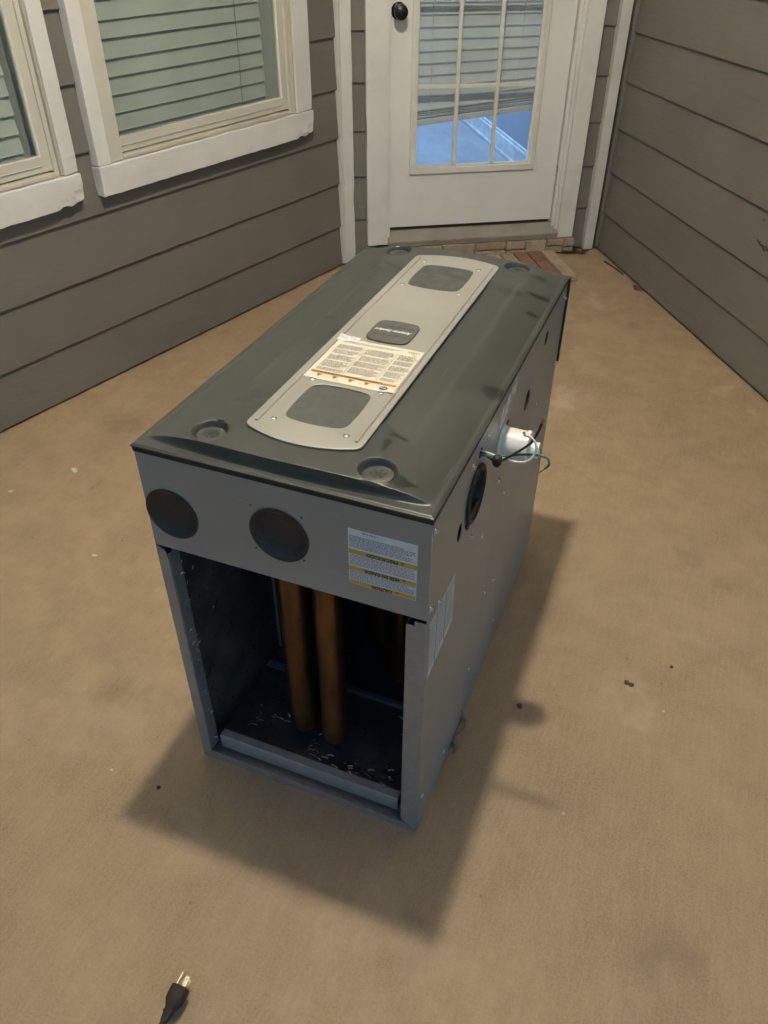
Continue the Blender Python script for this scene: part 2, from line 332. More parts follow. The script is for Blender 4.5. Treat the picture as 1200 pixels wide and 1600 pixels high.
def words(u0, u1, v0, v1, lead, hh, wl=(.0015, .006), gap=.0011, rag=.25):
    """rows of little word-shaped dashes filling a block, last row short"""
    out = []; v = v1
    while v - hh > v0:
        u = u0; end = u1 - random.random() * rag * (u1 - u0) * (random.random() < .4)
        while u < end:
            w = min(random.uniform(*wl), end - u); out.append((u, u + w, v - hh, v)); u += w + gap
        v -= lead
    return out

# ------------------------------------------------------------------ frames of the three walls
A_, B_, C_ = R(31.77), R(76.74), R(121.8 - 180)
CL = Vector((-1.298, 2.587, 0)); CR = Vector((-.219, 3.256, 0))
EXPO = .186; TOPZ = 3.22

# ------------------------------------------------------------------ setting: slab, ground, porch ceiling
def kind(o, k): o['kind'] = k; return o
bm = bmesh.new(); bmesh.ops.create_grid(bm, x_segments=2, y_segments=2, size=150); kind(link('ground', tomesh(bm), 'grass', loc=(0, 0, -.14)), 'structure')
kind(link('patio_slab', box(-6, 5, -3.6, 5, -.13, 0, .006), 'concrete'), 'structure')
kind(link('porch_ceiling', box(-6, 5, -1.5, 5, 3.24, 3.4), 'ceiling'), 'structure')

def siding_row(wall, x0, x1, z0, height=EXPO + .020, cache={}):
    key = (round(x0, 3), round(x1, 3), round(height, 3))
    if key not in cache:
        k = height / (EXPO + .020); ft = -.022 + .0135 * k; bt = -.0102 + .0102 * k
        cache[key] = prism([(-.0175, 0), (-.0195, .0028), (ft, height), (bt, height), (-.0102, .0005)], x0, x1)
    return link('siding_board', cache[key], 'siding', wall, (0, 0, z0))

# ---- left wall with two windows
lw = tag(empty('siding_wall', CL, B_), 'grey lap siding wall with two white-trimmed windows on the left', 'wall')
WZ1 = 2.10
# (left, right, left casing width, right casing width, glass left, glass right)
WINS = [(-1.291, -.242, .050, .090, -1.182, -.390), (-2.415, -1.365, .050, .050, -2.306, -1.466)]
link('sheathing', sheet(rect(-3.8, .06, .02, TOPZ), [rect(w[4] - .03, w[5] + .010, .70, WZ1 - .05) for w in WINS], .12, 'XZ', .0605), 'drywall', lw)
GAPS = ((-3.8, -2.40), (-1.380, -1.276), (-.257, -.028))
for r in range(17):
    z0 = -.004 + r * EXPO
    if r == 0: z0 = .008
    if r == 0: siding_row(lw, -3.8, -.028, z0, EXPO + .008)
    elif r < 3: siding_row(lw, -3.8, -.028, z0)
    elif r == 3:
        siding_row(lw, -3.8, -.028, z0, .075)
        for a, b in GAPS: siding_row(lw, a, b, z0 + .0001, EXPO + .02)
    elif z0 < 2.0:
        for a, b in GAPS: siding_row(lw, a, b, z0)
    else: siding_row(lw, -3.8, -.028, z0, min(EXPO + .02, TOPZ - z0))
for wi, (a, b, wl, wr, gl, gr) in enumerate(WINS):
    win = link('window', sheet(rect(gl - .036, gr + .044, .7165, WZ1 - .01), [rect(gl, gr, .762, WZ1 - .06)], .022, 'XZ', -.0115, .0025), 'vinyl', lw)
    win['label'] = ['vinyl framed window nearest the door, white casing and closed blind', 'vinyl framed window cut off by the left edge of the photo'][wi]
    link('casing_board', rough_board(a, a + wl, -.047, -.012, .6995, WZ1, .0016, .05, seed=wi * 7), 'trim', win)
    link('casing_board', rough_board(b - wr, b, -.047, -.012, .6995, WZ1, .0016, .05, [(b, .715, .03, .006)], seed=3 + wi * 7), 'trim', win)
    link('casing_board', rough_board(a - .004, b + .004, -.049, -.012, WZ1 + .0005, WZ1 + .09, .0016, .05, seed=5), 'trim', win)
    link('apron_board', rough_board(a - .002, b + .002, -.051, -.010, .610, .6985, .0030, .014, [(b + .002, .611, .045, .012), (b - .075, .610, .022, .009), (b - .03, .610, .012, .006)], seed=wi * 5 + 1), 'trim', win)
    link('jamb', box(a + wl + .0006, gl - .003, -.040, -.0235, .7005, WZ1 - .002, .002), 'vinyl', win)
    link('jamb', box(gr + .0455, b - wr + .0005 - .001, -.042, .004, .7005, WZ1 - .002, .002), 'jambtan', win)
    link('jamb', box(gr + .0300, gr + .0448, -.030, -.0235, .7005, WZ1 - .002, .0015), 'vinyl', win)
    link('sill', box(gl - .0025, gr + .0295, -.041, -.0008, .7005, .7130, .003, 2), 'jambtan', win)
    link('sash_rail', box(gl + .001, gr - .001, -.0255, -.0228, .7340, .7375, .001), 'jambtan', win)
    link('pane', box(gl - .004, gr + .004, -.0135, -.0095, .756, WZ1 - .055), 'wglass', win)
    bl = tag(empty('window_blind', CL, B_), ['closed pale slatted blind inside the window nearest the door', 'closed pale slatted blind inside the window at the left edge'][wi], 'blind', 'window blinds')
    x1_ = gr - (.030 if wi == 0 else .016); x0_ = gl - .022
    sl = prism([(-.003, 0), (-.001, .001), (.003, .025), (.0065, .0530), (.0090, .0526), (.0055, .024), (.001, .000)], x0_, x1_)
    z = .745 - .0505 * .55
    while z < 2.02:
        link('slat', sl, 'blind', bl, (0, .030, z), (R(random.uniform(-1.5, 1.5)), R(random.uniform(-.12, .12)), 0), 25); z += .0505
    link('head_rail', box(x0_, x1_, .022, .062, z, z + .04, .003), 'blind', bl)
    for cx in (gl + .035, gr - .17): link('lift_cord', tube([(cx, .0215, .745), (cx + .003, .0215, 1.1), (cx, .0215, z)], .0011, 6, 5), 'cord_grey', bl)

# ---- door wall
dw = tag(empty('siding_wall', CL, A_), 'narrow grey lap siding wall holding the white glazed door', 'wall')
link('sheathing', sheet(rect(.001, 1.29, .02, TOPZ), [rect(.190, 1.045, .05, 2.21)], .12, 'XZ', .0605), 'soffit_dark', dw)
for r in range(17):
    z0 = .014 + r * EXPO if r else .012
    hh = min(EXPO + .02, TOPZ - z0) if r else EXPO + .006
    if z0 < 2.2:
        siding_row(dw, .030, .150, z0, hh)
        siding_row(dw, 1.075, 1.235, z0 + .0001, hh)
    else: siding_row(dw, .030, 1.235, z0, hh)
link('corner_board', rough_board(-.010, .046, -.046, -.004, .010, TOPZ, .003, .035, [(-.005, .36, .05, .012), (.045, .30, .05, .010)], .004, 2), 'corner', dw, rot=(0, 0, 0))
link('corner_board', rough_board(1.176, 1.2225, -.046, -.004, .008, TOPZ, .0015, .05, (), .003, 8), 'corner', dw)
link('corner_board', box(-.045, -.004, -.033, -.0005, .012, TOPZ, .003), 'corner', dw, rot=(0, 0, R(45)))
door = empty('door'); door.parent = dw; door['label'] = 'white door with small panes, black knob and a lowered blind behind'
D0, D1, DZ0, DZ1 = .214, 1.000, .151, 2.18; G0, G1, GZ0, GZ1 = .328, .860, .413, 2.010
link('slab', sheet(rect(D0, D1, DZ0, DZ1), [rect(G0 - .004, G1 + .004, GZ0 - .004, GZ1 + .004)], .044, 'XZ', .022, .0015), 'door', door)
link('glazing_frame', sheet(barrel(G0 - .026, G1 + .026, GZ0 - .030, GZ1 + .026, 0, .004), [rect(G0 - .003, G1 + .003, GZ0 - .003, GZ1 + .003)], .010, 'XZ', -.0052, .003), 'muntin', door)
link('glazing_frame', sheet(rect(G0 - .006, G1 + .006, GZ0 - .006, GZ1 + .006), [rect(G0 + .006, G1 - .006, GZ0 + .006, GZ1 - .006)], .009, 'XZ', .0045, .002), 'muntin', door)
NR = 5; cw = (G1 - G0) / 3; rh = (GZ1 - GZ0) / NR; mw = .0085
for i in (1, 2): link('muntin', box(G0 + cw * i - mw, G0 + cw * i + mw, -.006, .007, GZ0 + .004, GZ1 - .004, .003, 2), 'muntin', door)
for j in range(1, NR): link('muntin', box(G0 + .004, G1 - .004, -.0052, .0078, GZ0 + rh * j - mw, GZ0 + rh * j + mw, .003, 2), 'muntin', door)
pm = box(-cw / 2 + .003, cw / 2 - .003, .010, .014, -rh / 2 + .003, rh / 2 - .003)
for i in range(3):
    for j in range(NR): link('pane', pm, 'glass', door, (G0 + cw * (i + .5), 0, GZ0 + rh * (j + .5)))
kn = link('knob', lathe([(0, .0), (.030, .0), (.031, .004), (.027, .009), (.013, .012), (.011, .030), (.016, .036), (.0255, .044), (.0285, .055), (.026, .066), (.016, .073), (0, .075)], 32, '-Y'), 'knob', door, (.245, -.0005, 1.008), smooth=40)
db = link('deadbolt', lathe([(0, 0), (.029, 0), (.028, .012), (.020, .018), (0, .019)], 28, '-Y'), 'knob', door, (.245, -.0005, 1.15), smooth=40)
for z in (.35, 1.15, 1.95): link('hinge', tube([(1.003, -.004, z - .045), (1.003, -.004, z + .045)], .005, 10, 0), 'steel', door)
link('weather_strip', box(.222, .992, .006, .040, .1375, .1505), 'rubber', door)
link('casing_board', rough_board(.104, .1985, -.046, -.010, .086, 2.22, .0022, .04, [(.196, .30, .03, .006)], .003, 11), 'trim', dw)
link('casing_board', rough_board(1.031, 1.107, -.046, -.010, .074, 2.22, .0015, .05, (), .003, 12), 'trim', dw)
link('casing_board', rough_board(.100, 1.110, -.047, -.010, 2.2205, 2.31, .0015, .06, (), .003, 13), 'trim', dw)
link('jamb', rough_board(.1992, .2115, -.030, .10, .088, 2.215, .001, .08, (), .002, 14), 'trim', dw)
link('jamb', rough_board(1.0045, 1.0295, -.0185, .10, .088, 2.215, .001, .08, (), .002, 15), 'trim', dw)
link('jamb', box(1.0140, 1.0305, -.036, -.019, .088, 2.2145, .004, 2), 'trim', dw)
link('head_jamb', box(.212, 1.004, -.030, .10, 2.184, 2.2145, .002), 'trim', dw)
link('threshold', prism([(-.056, .091), (-.055, .100), (-.004, .134), (.0, .136), (.10, .137), (.10, .091)], .2005, 1.0300), 'threshold', dw)
link('threshold', box(.2002, 1.0300, -.052, .02, .074, .0905, .003), 'threshold', dw)
# stone course below the threshold, each stone by itself
link('mortar_bed', box(.150, 1.120, -.030, .018, .004, .0735), 'mortar', dw)
x = .155; i = 0
while x < 1.10:
    w = random.uniform(.09, .17); w = min(w, 1.118 - x)
    if w < .03: break
    if i % 3 == 2: rows = [(.005, .072)]
    else: s_ = random.uniform(.030, .042); rows = [(.005, s_ - .002), (s_ + .002, .072)]
    for (za, zb) in rows: link('stone', rough_board(x + .002, x + w - .002, -.062 + random.uniform(-.006, .008), -.0305, za, zb, .006, .02, (), .005, random.random() * 50), 'buff', dw)
    x += w; i += 1

# blind behind the door, its bottom hanging crooked
bl = tag(empty('door_blind', CL, A_), 'crooked white slatted blind hanging behind the glass of the door', 'blind')
sl = prism([(-.004, 0), (-.001, .001), (.006, .026), (.010, .049), (.013, .0485), (.009, .025), (.002, .000)], -.300, .300)
z = .648; i = 0
while z < 1.98:
    t_ = max(0, (1.05 - z) / .40); link('slat', sl, 'doorblind', bl, (.594, .065, z), (R(random.uniform(-2, 2)), -R(5.0) * min(1, t_) ** 2, 0), 25); z += .0425; i += 1
link('head_rail', box(.290, .898, .055, .095, z, z + .04, .003), 'doorblind', bl)
st = prism([(-.013, 0), (.018, .001), (.018, .0035), (-.013, .0025)], -.300, .300)
for k in range(5): link('slat', st, 'doorblind', bl, (.594, .070 + random.uniform(-.004, .004), .622 + k * .0065), (R(random.uniform(-5, 5)), -R(5.2 + random.uniform(-.5, .5)), 0))
link('bottom_rail', box(-.302, .302, -.013, .016, -.014, .012, .004, 2), 'doorblind', bl, (.594, .068, .606), (0, -R(5.3), 0))
for cx in (.40, .79): link('lift_cord', tube([(cx, .060, .62), (cx + .004, .060, .9), (cx, .060, z)], .0016, 6), 'cord_white', bl)

# room seen through the panes
ro = dict(loc=CL, rot=(0, 0, A_))
kind(link('interior_floor', box(.0, 1.18, .125, 4.2, .02, .12), 'roomfloor', **ro), 'structure')
iw = kind(link('interior_wall', box(1.18, 1.28, .125, 4.2, .02, 2.6), 'roomwall', **ro), 'structure')
link('baseboard', box(1.162, 1.1795, .125, 4.19, .121, .222, .003), 'white', iw); link('baseboard', box(1.155, 1.1615, .125, 4.19, .121, .142, .003), 'white', iw); link('baseboard', box(1.169, 1.1790, .125, 4.19, .2225, .240, .003), 'white', iw)
kind(link('interior_wall', box(-.1, -.001, .125, 4.2, .02, 2.6), 'roomwall', **ro), 'structure')
kind(link('interior_wall', box(-.1, 1.28, 4.201, 4.3, .02, 2.6), 'roomwall', **ro), 'structure')
kind(link('interior_ceiling', box(-.1, 1.28, .125, 4.3, 2.601, 2.7), 'ceiling', **ro), 'structure')
kind(link('interior_wall', box(-.001, .19, .1215, .1245, .02, 2.6), 'roomwall', **ro), 'structure')
rl = tag(empty('room_lamp', CL + Vector((math.cos(A_) * .55 - math.sin(A_) * 1.9, math.sin(A_) * .55 + math.cos(A_) * 1.9, 2.6))), 'round cool white ceiling lamp in the room behind the door', 'lamp')
link('housing', lathe([(0, 0), (.19, 0), (.19, -.03), (.17, -.032), (0, -.032)], 32), 'white', rl, (0, 0, -.001)); link('diffuser', lathe([(.165, -.034), (.15, -.06), (.08, -.075), (0, -.078)], 12), 'roombulb', rl)
# dim room behind the two windows
kind(link('interior_wall', box(-3.8, -.16, .30, .36, .02, 2.6), 'drywall', loc=CL, rot=(0, 0, B_)), 'structure')

# ---- right wall
rw = tag(empty('siding_wall', CR, C_), 'blank grey lap siding wall on the right with a stained hole', 'wall')
link('sheathing', box(-.10, 2.6, .001, .12, .02, TOPZ), 'soffit_dark', rw)
for r in range(17):
    z0 = -.008 + r * EXPO if r else .010
    siding_row(rw, .030, 2.6, z0, min(EXPO + .02, TOPZ - z0) if r else EXPO + .002)
link('corner_board', box(.012, .038, -.030, -.0005, .012, TOPZ, .002), 'siding', rw)
link('hole', lathe([(0, -.001), (.004, -.001), (.0042, -.0004), (0, -.0004)], 12, '-Y'), 'dark', rw, (1.242, -.0145, .520))
for (sx, sz, rr) in ((1.262, .447, .011), (1.285, .441, .015), (1.305, .446, .012), (1.246, .451, .006)):
    link('stain', sheet(circ(0, 0, rr, 14, rr * .45, .0035), [], .0006, 'XZ', 0), 'stain', rw, (sx, -.0222 + (sz - .364) * .066, sz), (R(-3.8), R(20), 0))

# ---- brick apron in front of the door
bp = tag(empty('brick_apron', CL, A_), 'low apron of red and buff bricks laid below the door', 'paving')
link('mortar_bed', box(.22, 1.008, -.405, -.07, .0005, .009), 'mortar', bp)
bwid = .068; x = 1.010; cI = 0
while x - bwid > .22:
    y = -.068; k = 0
    while y > -.40:
        ln = .2 if (k or cI % 2 == 0) else .13
        ya = max(y - ln, -.412)
        link('brick', rough_board(x - bwid + .003, x - .003, ya + .003, y - .003, .001, .024 + random.uniform(-.002, .002), .0025, .05, (), .004, random.random() * 60), 'buff' if cI == 0 or random.random() < .45 else 'red', bp)
        y = ya; k += 1
        if y <= -.405: break
    x -= bwid; cI += 1

# ------------------------------------------------------------------ porch lamp (above the frame)
pl = tag(empty('porch_lamp', LAMP), 'warm frosted globe lamp hanging from the porch ceiling', 'lamp')
link('canopy', lathe([(0, .519), (.055, .519), (.053, .505), (.02, .495), (0, .495)], 28), 'trim', pl); link('socket', lathe([(0, .494), (.006, .494), (.006, .090), (.024, .085), (.026, .048), (0, .048)], 20), 'trim', pl)
bm = bmesh.new(); bmesh.ops.create_icosphere(bm, subdivisions=2, radius=.052); link('globe', tomesh(bm), 'bulb', pl, smooth=60)

# ------------------------------------------------------------------ furnace lying on its back
W, L, H = .454, .868, .744; CT = H - .013
fu = tag(empty('gas_furnace', (0, 0, 0)), 'grey gas furnace lying on its back with open end and dark green cover', 'furnace')
T = .0016
side_holes = [circ(.211, .634, .043, 40), circ(.137, .612, .013, 20, .016), circ(.565, .610, .022, 26), circ(.690, .682, .0155, 22), circ(.402, .650, .009, 16), circ(.226, .700, .0095, 16)]
link('side_panel', sheet(rect(.0, L, .001, CT), side_holes, T, 'YZ', -.0008), 'cabinet', fu)
link('side_panel', sheet(rect(.0, L, .001, CT), [], T, 'YZ', -W + .0008), 'cabinet', fu)
link('base_panel', box(-W + .0017, -.0017, .0, L, .0012, .0032), 'cabinet', fu)
link('end_panel', sheet(rect(-W + .0018, -.0018, .0025, CT), [], T, 'XZ', L - .001), 'cabinet', fu)
fh = [circ(-.4085, .629, .0425, 40), circ(-.227, .644, .0445, 40)] + [circ(u, v, .0018, 10) for u, v in ((-.269, .686), (-.189, .687), (-.268, .607), (-.190, .608))]
link('upper_panel', sheet(rect(-W + .0003, -.0003, .556, CT - .0005), fh, T, 'XZ', -.0010), 'cabinet', fu)
link('panel_flange', box(-W + .003, -.003, -.0001, .018, .5562, .5580), 'cabinet', fu)
for cx, cz, r in ((-.4085, .629, .0445), (-.227, .644, .0465)):
    link('knockout_cap', lathe([(r, .0), (r + .0008, .0016), (r - .002, .0022), (r - .005, .0014), (r - .010, -.004), (r - .016, -.0075), (r * .4, -.0085), (0, -.0085)], 44, '-Y'), 'cap', fu, (cx, -.0020, cz), smooth=35)
# end flanges round the opening
def chan(prof, name='end_flange'): return link(name, sheet(prof, [], .0018, 'XZ', -.0012), 'galv', fu)
chan([(-W + .0003, .003), (-W + .0200, .022), (-.4345, .530), (-.4385, .546), (-W + .0003, .5545)])
chan([(-.0003, .003), (-.0003, .549), (-.0190, .549), (-.0190, .540), (-.0315, .540), (-.0310, .030), (-.0200, .018)])
chan([(-W + .002, .0015), (-.002, .0015), (-.0200, .0175), (-W + .0205, .0215)])
link('flange_return', box(-W + .0196, -W + .0212, -.0003, .024, .024, .54), 'galv', fu); link('flange_return', box(-.0326, -.0310, -.0003, .024, .030, .538), 'galv', fu)
link('stiffener_bar', prism([(.0140, .0240), (.0130, .0560), (.0150, .0600), (.0300, .0610), (.0300, .0595), (.0158, .0585), (.0150, .0560), (.0156, .0240)], -.418, -.044), 'galv', fu, smooth=30)
# lining, partitions
link('liner', box(-.4445, -.4405, .020, .30, .012, .70), 'liner', fu); link('liner', box(-.4445, -.4405, .3015, .60, .012, .70), 'liner', fu); link('liner', box(-.0125, -.0085, .026, .60, .012, .55), 'liner', fu)
link('floor_liner', box(-.440, -.013, .030, .60, .0045, .0165), 'liner', fu); link('floor_ledge', box(-.30, -.014, .236, .246, .0170, .028), 'galv', fu)
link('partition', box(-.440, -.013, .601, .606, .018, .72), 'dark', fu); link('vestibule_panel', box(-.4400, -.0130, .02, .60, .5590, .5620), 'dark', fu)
link('angle_strip', box(-.4395, -.4330, .296, .308, .018, .50), 'galv', fu); link('clip', box(-.4400, -.395, .236, .252, .0170, .021), 'galv', fu)
# heat exchanger tubes: each hangs down and turns back up behind
def exch(x, y, r, depth, zb, k=-.62):
    d = depth / 2; pts = [(x, y, .556), (x, y, .40), (x, y, .22), (x, y, zb + r + d * .9)]
    pts += [(x + k * (d - d * math.cos(R(a))), y + d - d * math.cos(R(a)), zb + r + d * .9 - d * .9 * math.sin(R(a))) for a in (30, 60, 90, 120, 150)]
    pts += [(x + k * depth, y + depth, zb + r + d * .9), (x + k * depth, y + depth, .3), (x + k * depth, y + depth, .556)]
    return link('exchanger_tube', tube(pts, r, 20, 5), 'tube', fu, smooth=50)
exch(-.272, .096, .0265, .085, .030); exch(-.203, .092, .0255, .085, .030)
exch(-.132, .265, .0255, .085, .045); exch(-.062, .265, .0255, .085, .045); exch(-.200, .33, .0255, .085, .06)
# shredded foil: crumbs nobody could count
bm = bmesh.new()
def shred(p, ln, w, ang, lift):
    d = Vector((math.cos(ang), math.sin(ang), lift)); n = Vector((-math.sin(ang), math.cos(ang), random.uniform(-.8, .8))).normalized() * w
    p = Vector(p); pr = None; m_ = Vector((0, 0, random.uniform(.001, .004)))
    for t in (0, .5, 1):
        c = p + d * ln * t + m_ * math.sin(math.pi * t); a, b = bm.verts.new(c - n), bm.verts.new(c + n)
        if pr: bm.faces.new((pr[0], pr[1], b, a))
        pr = (a, b)
for (cx, cy, sx, sy, n) in ((-.345, .125, .06, .012, 18), (-.40, .10, .035, .03, 8), (-.26, .075, .05, .012, 14), (-.17, .065, .05, .012, 16), (-.11, .060, .035, .012, 12), (-.08, .11, .03, .03, 8), (-.12, .19, .06, .03, 7)):
    for k in range(n): shred((cx + random.gauss(0, sx * .6), cy + random.gauss(0, sy), .0178), random.uniform(.005, .021), random.uniform(.0005, .0016), random.uniform(-.7, .5), random.uniform(0, .5)) if k % 3 else None
for k in range(16):
    z = random.choice((random.uniform(.15, .33), random.uniform(.05, .5))); shred((-W + .0225, random.uniform(.004, .02), z), random.uniform(.003, .010), .0009, random.uniform(.2, 1.4), random.uniform(-1.5, 1.5))
for k in range(9): shred((-.4388, random.uniform(.03, .16), random.uniform(.30, .53)), random.uniform(.002, .006), .0006, 1.5, random.uniform(-2, 2))
kind(link('foil_shreds', tomesh(bm), 'foil', fu), 'stuff')

# cover with crowned top, end crescents, shallow pressed channel and four latch pits
XC = -W / 2; PITS = [(-.352, .047), (-.094, .045), (-.362, .826), (-.100, .824)]
def sst(a, b, t): t = max(0, min(1, (t - a) / (b - a))); return t * t * (3 - 2 * t)
def cz(x, y):
    u = abs(x - XC) / (W / 2 * .960); rise = .0205 * max(0, 1 - u ** 4)
    e = min(1, max(0, (y - .0075) / .0042)) if y < L / 2 else min(1, max(0, (L - y - .0065) / .0042))
    z = H + rise * e
    d0 = abs(x - XC - .006)
    if d0 < .16:
        ch = 1 - sst(.136, .152, d0); sk = (d0 - .09) * .55
        z -= .0022 * ch * sst(.150 - sk, .162 - sk, y) * (1 - sst(.715 + sk, .727 + sk, y))
    edge = min(x + W + .003, .0015 - x, y + .004, L + .002 - y); z -= .0022 * (1 - sst(0, .004, edge))
    return z
def pw(d): return 1 - sst(.0222, .0268, d)
nx = 240; xs = [-W - .003 + (W + .0045) * i / nx for i in range(nx + 1)]
ys = [-.004 + .0012 * k for k in range(64)]; y = ys[-1]
while y < L - .080: y += .0040; ys.append(y)
n_ = int((L + .002 - y) / .0012); ys += [y + (L + .002 - y) * (k + 1) / n_ for k in range(n_)]
def wy_(x, y):                      # rows near the two ends bow with the crescents
    u2 = min(1, abs(x - XC) / (W / 2 * .96)) ** 2; a = y if y < L / 2 else L - y
    w = sst(0, .0060, a) * (1 - sst(.014, .075, a)); return y + (.0105 if y < L / 2 else -.0105) * u2 * w
def cz2(x, y):
    z = cz(x, y); yy = wy_(x, y)
    for (px, py) in PITS:
        d = math.hypot(x - px, yy - py)
        if d < .031: z = z * (1 - pw(d)) + (H + .0075) * pw(d) + .0010 * sst(.0262, .0280, d) * (1 - sst(.0285, .031, d))
    return z
bm = bmesh.new(); gv = [[bm.verts.new((x, wy_(x, y), cz2(x, y))) for x in xs] for y in ys]
for j in range(len(ys) - 1):
    for i in range(nx): bm.faces.new((gv[j][i], gv[j][i + 1], gv[j + 1][i + 1], gv[j + 1][i]))
rim = [gv[0][i] for i in range(nx + 1)] + [gv[j][nx] for j in range(1, len(ys))] + [gv[-1][i] for i in range(nx - 1, -1, -1)] + [gv[j][0] for j in range(len(ys) - 2, 0, -1)]
low = [bm.verts.new((v.co.x, v.co.y, H - .0048 + .0010 * mnoise.noise(v.co * 22))) for v in rim]
for i in range(len(rim)): j = (i + 1) % len(rim); bm.faces.new((rim[j], rim[i], low[i], low[j]))
bm.faces.new(low)
cv = link('cover', tomesh(bm), 'cover', fu, smooth=50)
link('gasket_shade_strip', box(-W - .001, .0012, -.0026, L - .0005, CT + .0003, H - .0050), 'rubber', fu)  # gasket set proud so its black stands in for the cover edge's shade
for (px, py) in PITS:
    z = H + .0075
    k = link('latch_knob', lathe([(.0212, .0), (.0210, .0022), (.0185, .0034), (.0110, .0040), (.0100, .0036), (.0040, .0036), (.0038, .0012), (0, .0012)], 36), 'latch', cv, (px, py, z + .0002), smooth=30)
    bm = bmesh.new()
    for q in range(6):
        a = 2 * math.pi * q / 6 + .3
        vs = [(.0082, a - .30), (.0115, a - .30), (.0115, a + .30), (.0082, a + .30)]
        bm.faces.new([bm.verts.new((px + r * math.cos(t), py + r * math.sin(t), z + .0046)) for r, t in vs])
    bm.faces.new([bm.verts.new((px + .0052 * math.cos(t * .6283), py + .0052 * math.sin(t * .6283), z + .0046)) for t in range(10)])
    link('latch_slot', tomesh(bm), 'black', cv)
    pass

# pale plate along the cover
PZ = H + .0224; px0, px1, py0, py1 = -.311, -.131, .074, .796
w1 = barrel(-.268, -.172, .112, .214, .006, .012, .003); w2 = barrel(-.275, -.173, .640, .754, .006, .012, .003)
tp = link('trim_plate', sheet(barrel(px0, px1, py0, py1, .022, .010), [w1, w2], .0034, 'XY', PZ, .0009), 'plate', fu, smooth=40)
for nm, w in (('vent_insert', w1), ('vent_insert', w2)): link(nm, sheet(barrel(min(p[0] for p in w) + .002, max(p[0] for p in w) - .002, min(p[1] for p in w) + .007, max(p[1] for p in w) - .007, .006, .012, .003), [], .0015, 'XY', PZ - .0008), 'insert', tp)
link('plate_underlay', sheet(barrel(px0 + .003, px1 - .003, py0 + .003, py1 - .003, .020, .010), [], .006, 'XY', PZ - .0049), 'rubber', tp)
for bx in (px0 + .012, px1 - .012): link('bead', tube([(bx, py0 + .012, PZ + .0012), (bx, py1 - .012, PZ + .0012)], .0028, 10, 0), 'plate', tp, smooth=60)
scr = lathe([(0, .0026), (.0028, .0024), (.0046, .0012), (.0050, 0)], 16); hexs = lathe([(0, .0042), (.0026, .0042), (.0038, .0036), (.0040, .0012), (.0062, .0010), (.0064, 0)], 12)
for (x, y) in ((-.278, .099), (-.162, .095), (-.278, .226), (-.162, .224), (-.285, .768), (-.165, .761), (-.283, .634), (-.166, .629)): link('screw', scr, 'steel', tp, (x, y, PZ + .0016), smooth=50)
bd = link('badge', sheet(barrel(-.258, -.183, .389, .463, .005, .011, .002), [], .0034, 'XY', PZ + .0034, .001), 'badge', fu, smooth=40)
for yy in (.408, .443): link('groove', box(-.252, -.189, yy, yy + .0006, PZ + .0050, PZ + .0054), 'black', bd)
tm = text('American Standard', .0130, .35, .0001, .92, .068, .0003); link('lettering', tm, 'silver_print', bd, (-.2205, .426, PZ + .0054), (0, 0, math.pi))

# paper label on the plate (upside down to the viewer)
def grid_sheet(u0, u1, v0, v1, f, n=26):
    bm = bmesh.new(); g = [[bm.verts.new((u0 + (u1 - u0) * i / n, v0 + (v1 - v0) * j / n, f(i / n, j / n))) for i in range(n + 1)] for j in range(n + 1)]
    for j in range(n):
        for i in range(n): bm.faces.new((g[j][i], g[j][i + 1], g[j + 1][i + 1], g[j + 1][i]))
    return tomesh(bm)
LU0, LU1, LV0, LV1 = -.296, -.141, .229, .376
def lift(s, t): return PZ + .0024 + .0007 * mnoise.noise(Vector((s * 6, t * 6, 3))) + .010 * max(0, s - .90) * max(0, .16 - t) * 20 * .6 + .006 * max(0, .10 - s) * max(0, t - .84) * 60 * .35
lb = link('instruction_label', grid_sheet(LU0, LU1, LV0, LV1, lift), 'cream', fu, smooth=60)
def on_label(rects, dz=.0006): return quads(rects)
def drape(me, u0=LU0, v0=LV0, dz=.0005):
    for v in me.vertices: s = (v.co.x - LU0) / (LU1 - LU0); t = (v.co.y - LV0) / (LV1 - LV0); v.co.z = lift(s, t) + dz
    return me
col3 = [(-.290, -.243), (-.239, -.186), (-.182, -.148)]; rects = []
for a, b in col3:
    v = .352
    while v > .262: hh = random.uniform(.012, .022); rects += words(a + .002, b - .001, max(v - hh, .258), v, .0030, .0016, (.002, .008)); v -= hh + .004
rects += words(-.270, -.175, .360, .367, .0034, .0018, (.002, .006)) + words(-.170, -.150, .362, .368, .003, .0018)
link('fine_print', drape(quads(rects)), 'ink_soft', lb)
link('column_rule', drape(quads([(-.2413, -.2407, .256, .356), (-.1843, -.1837, .256, .356)])), 'ink_soft', lb)
n = 40; link('heading_bar', drape(quads([(-.292 + .1445 * k / n, -.292 + .1445 * (k + 1) / n, .2475, .2535) for k in range(n)])), 'orange', lb)
link('heading_print', drape(quads(words(-.290, -.150, .2478, .2532, .006, .0030, (.002, .005))), dz=.0009), 'ink', lb)
bm = bmesh.new()
for k in range(4):
    u = -.274 + k * .027; bm.faces.new([bm.verts.new(q) for q in ((u - .0060, .2455, 0), (u + .0060, .2455, 0), (u, .2355, 0))])
me = bpy.data.meshes.new('p'); bm.to_mesh(me); bm.free(); link('hazard_triangle', drape(me), 'yellow', lb)
bm = bmesh.new()
for k in range(4):
    u = -.274 + k * .027; bm.faces.new([bm.verts.new(q) for q in ((u - .0022, .2440, 0), (u + .0022, .2440, 0), (u, .2388, 0))])
me = bpy.data.meshes.new('p'); bm.to_mesh(me); bm.free(); link('hazard_mark', drape(me, dz=.0009), 'ink', lb)
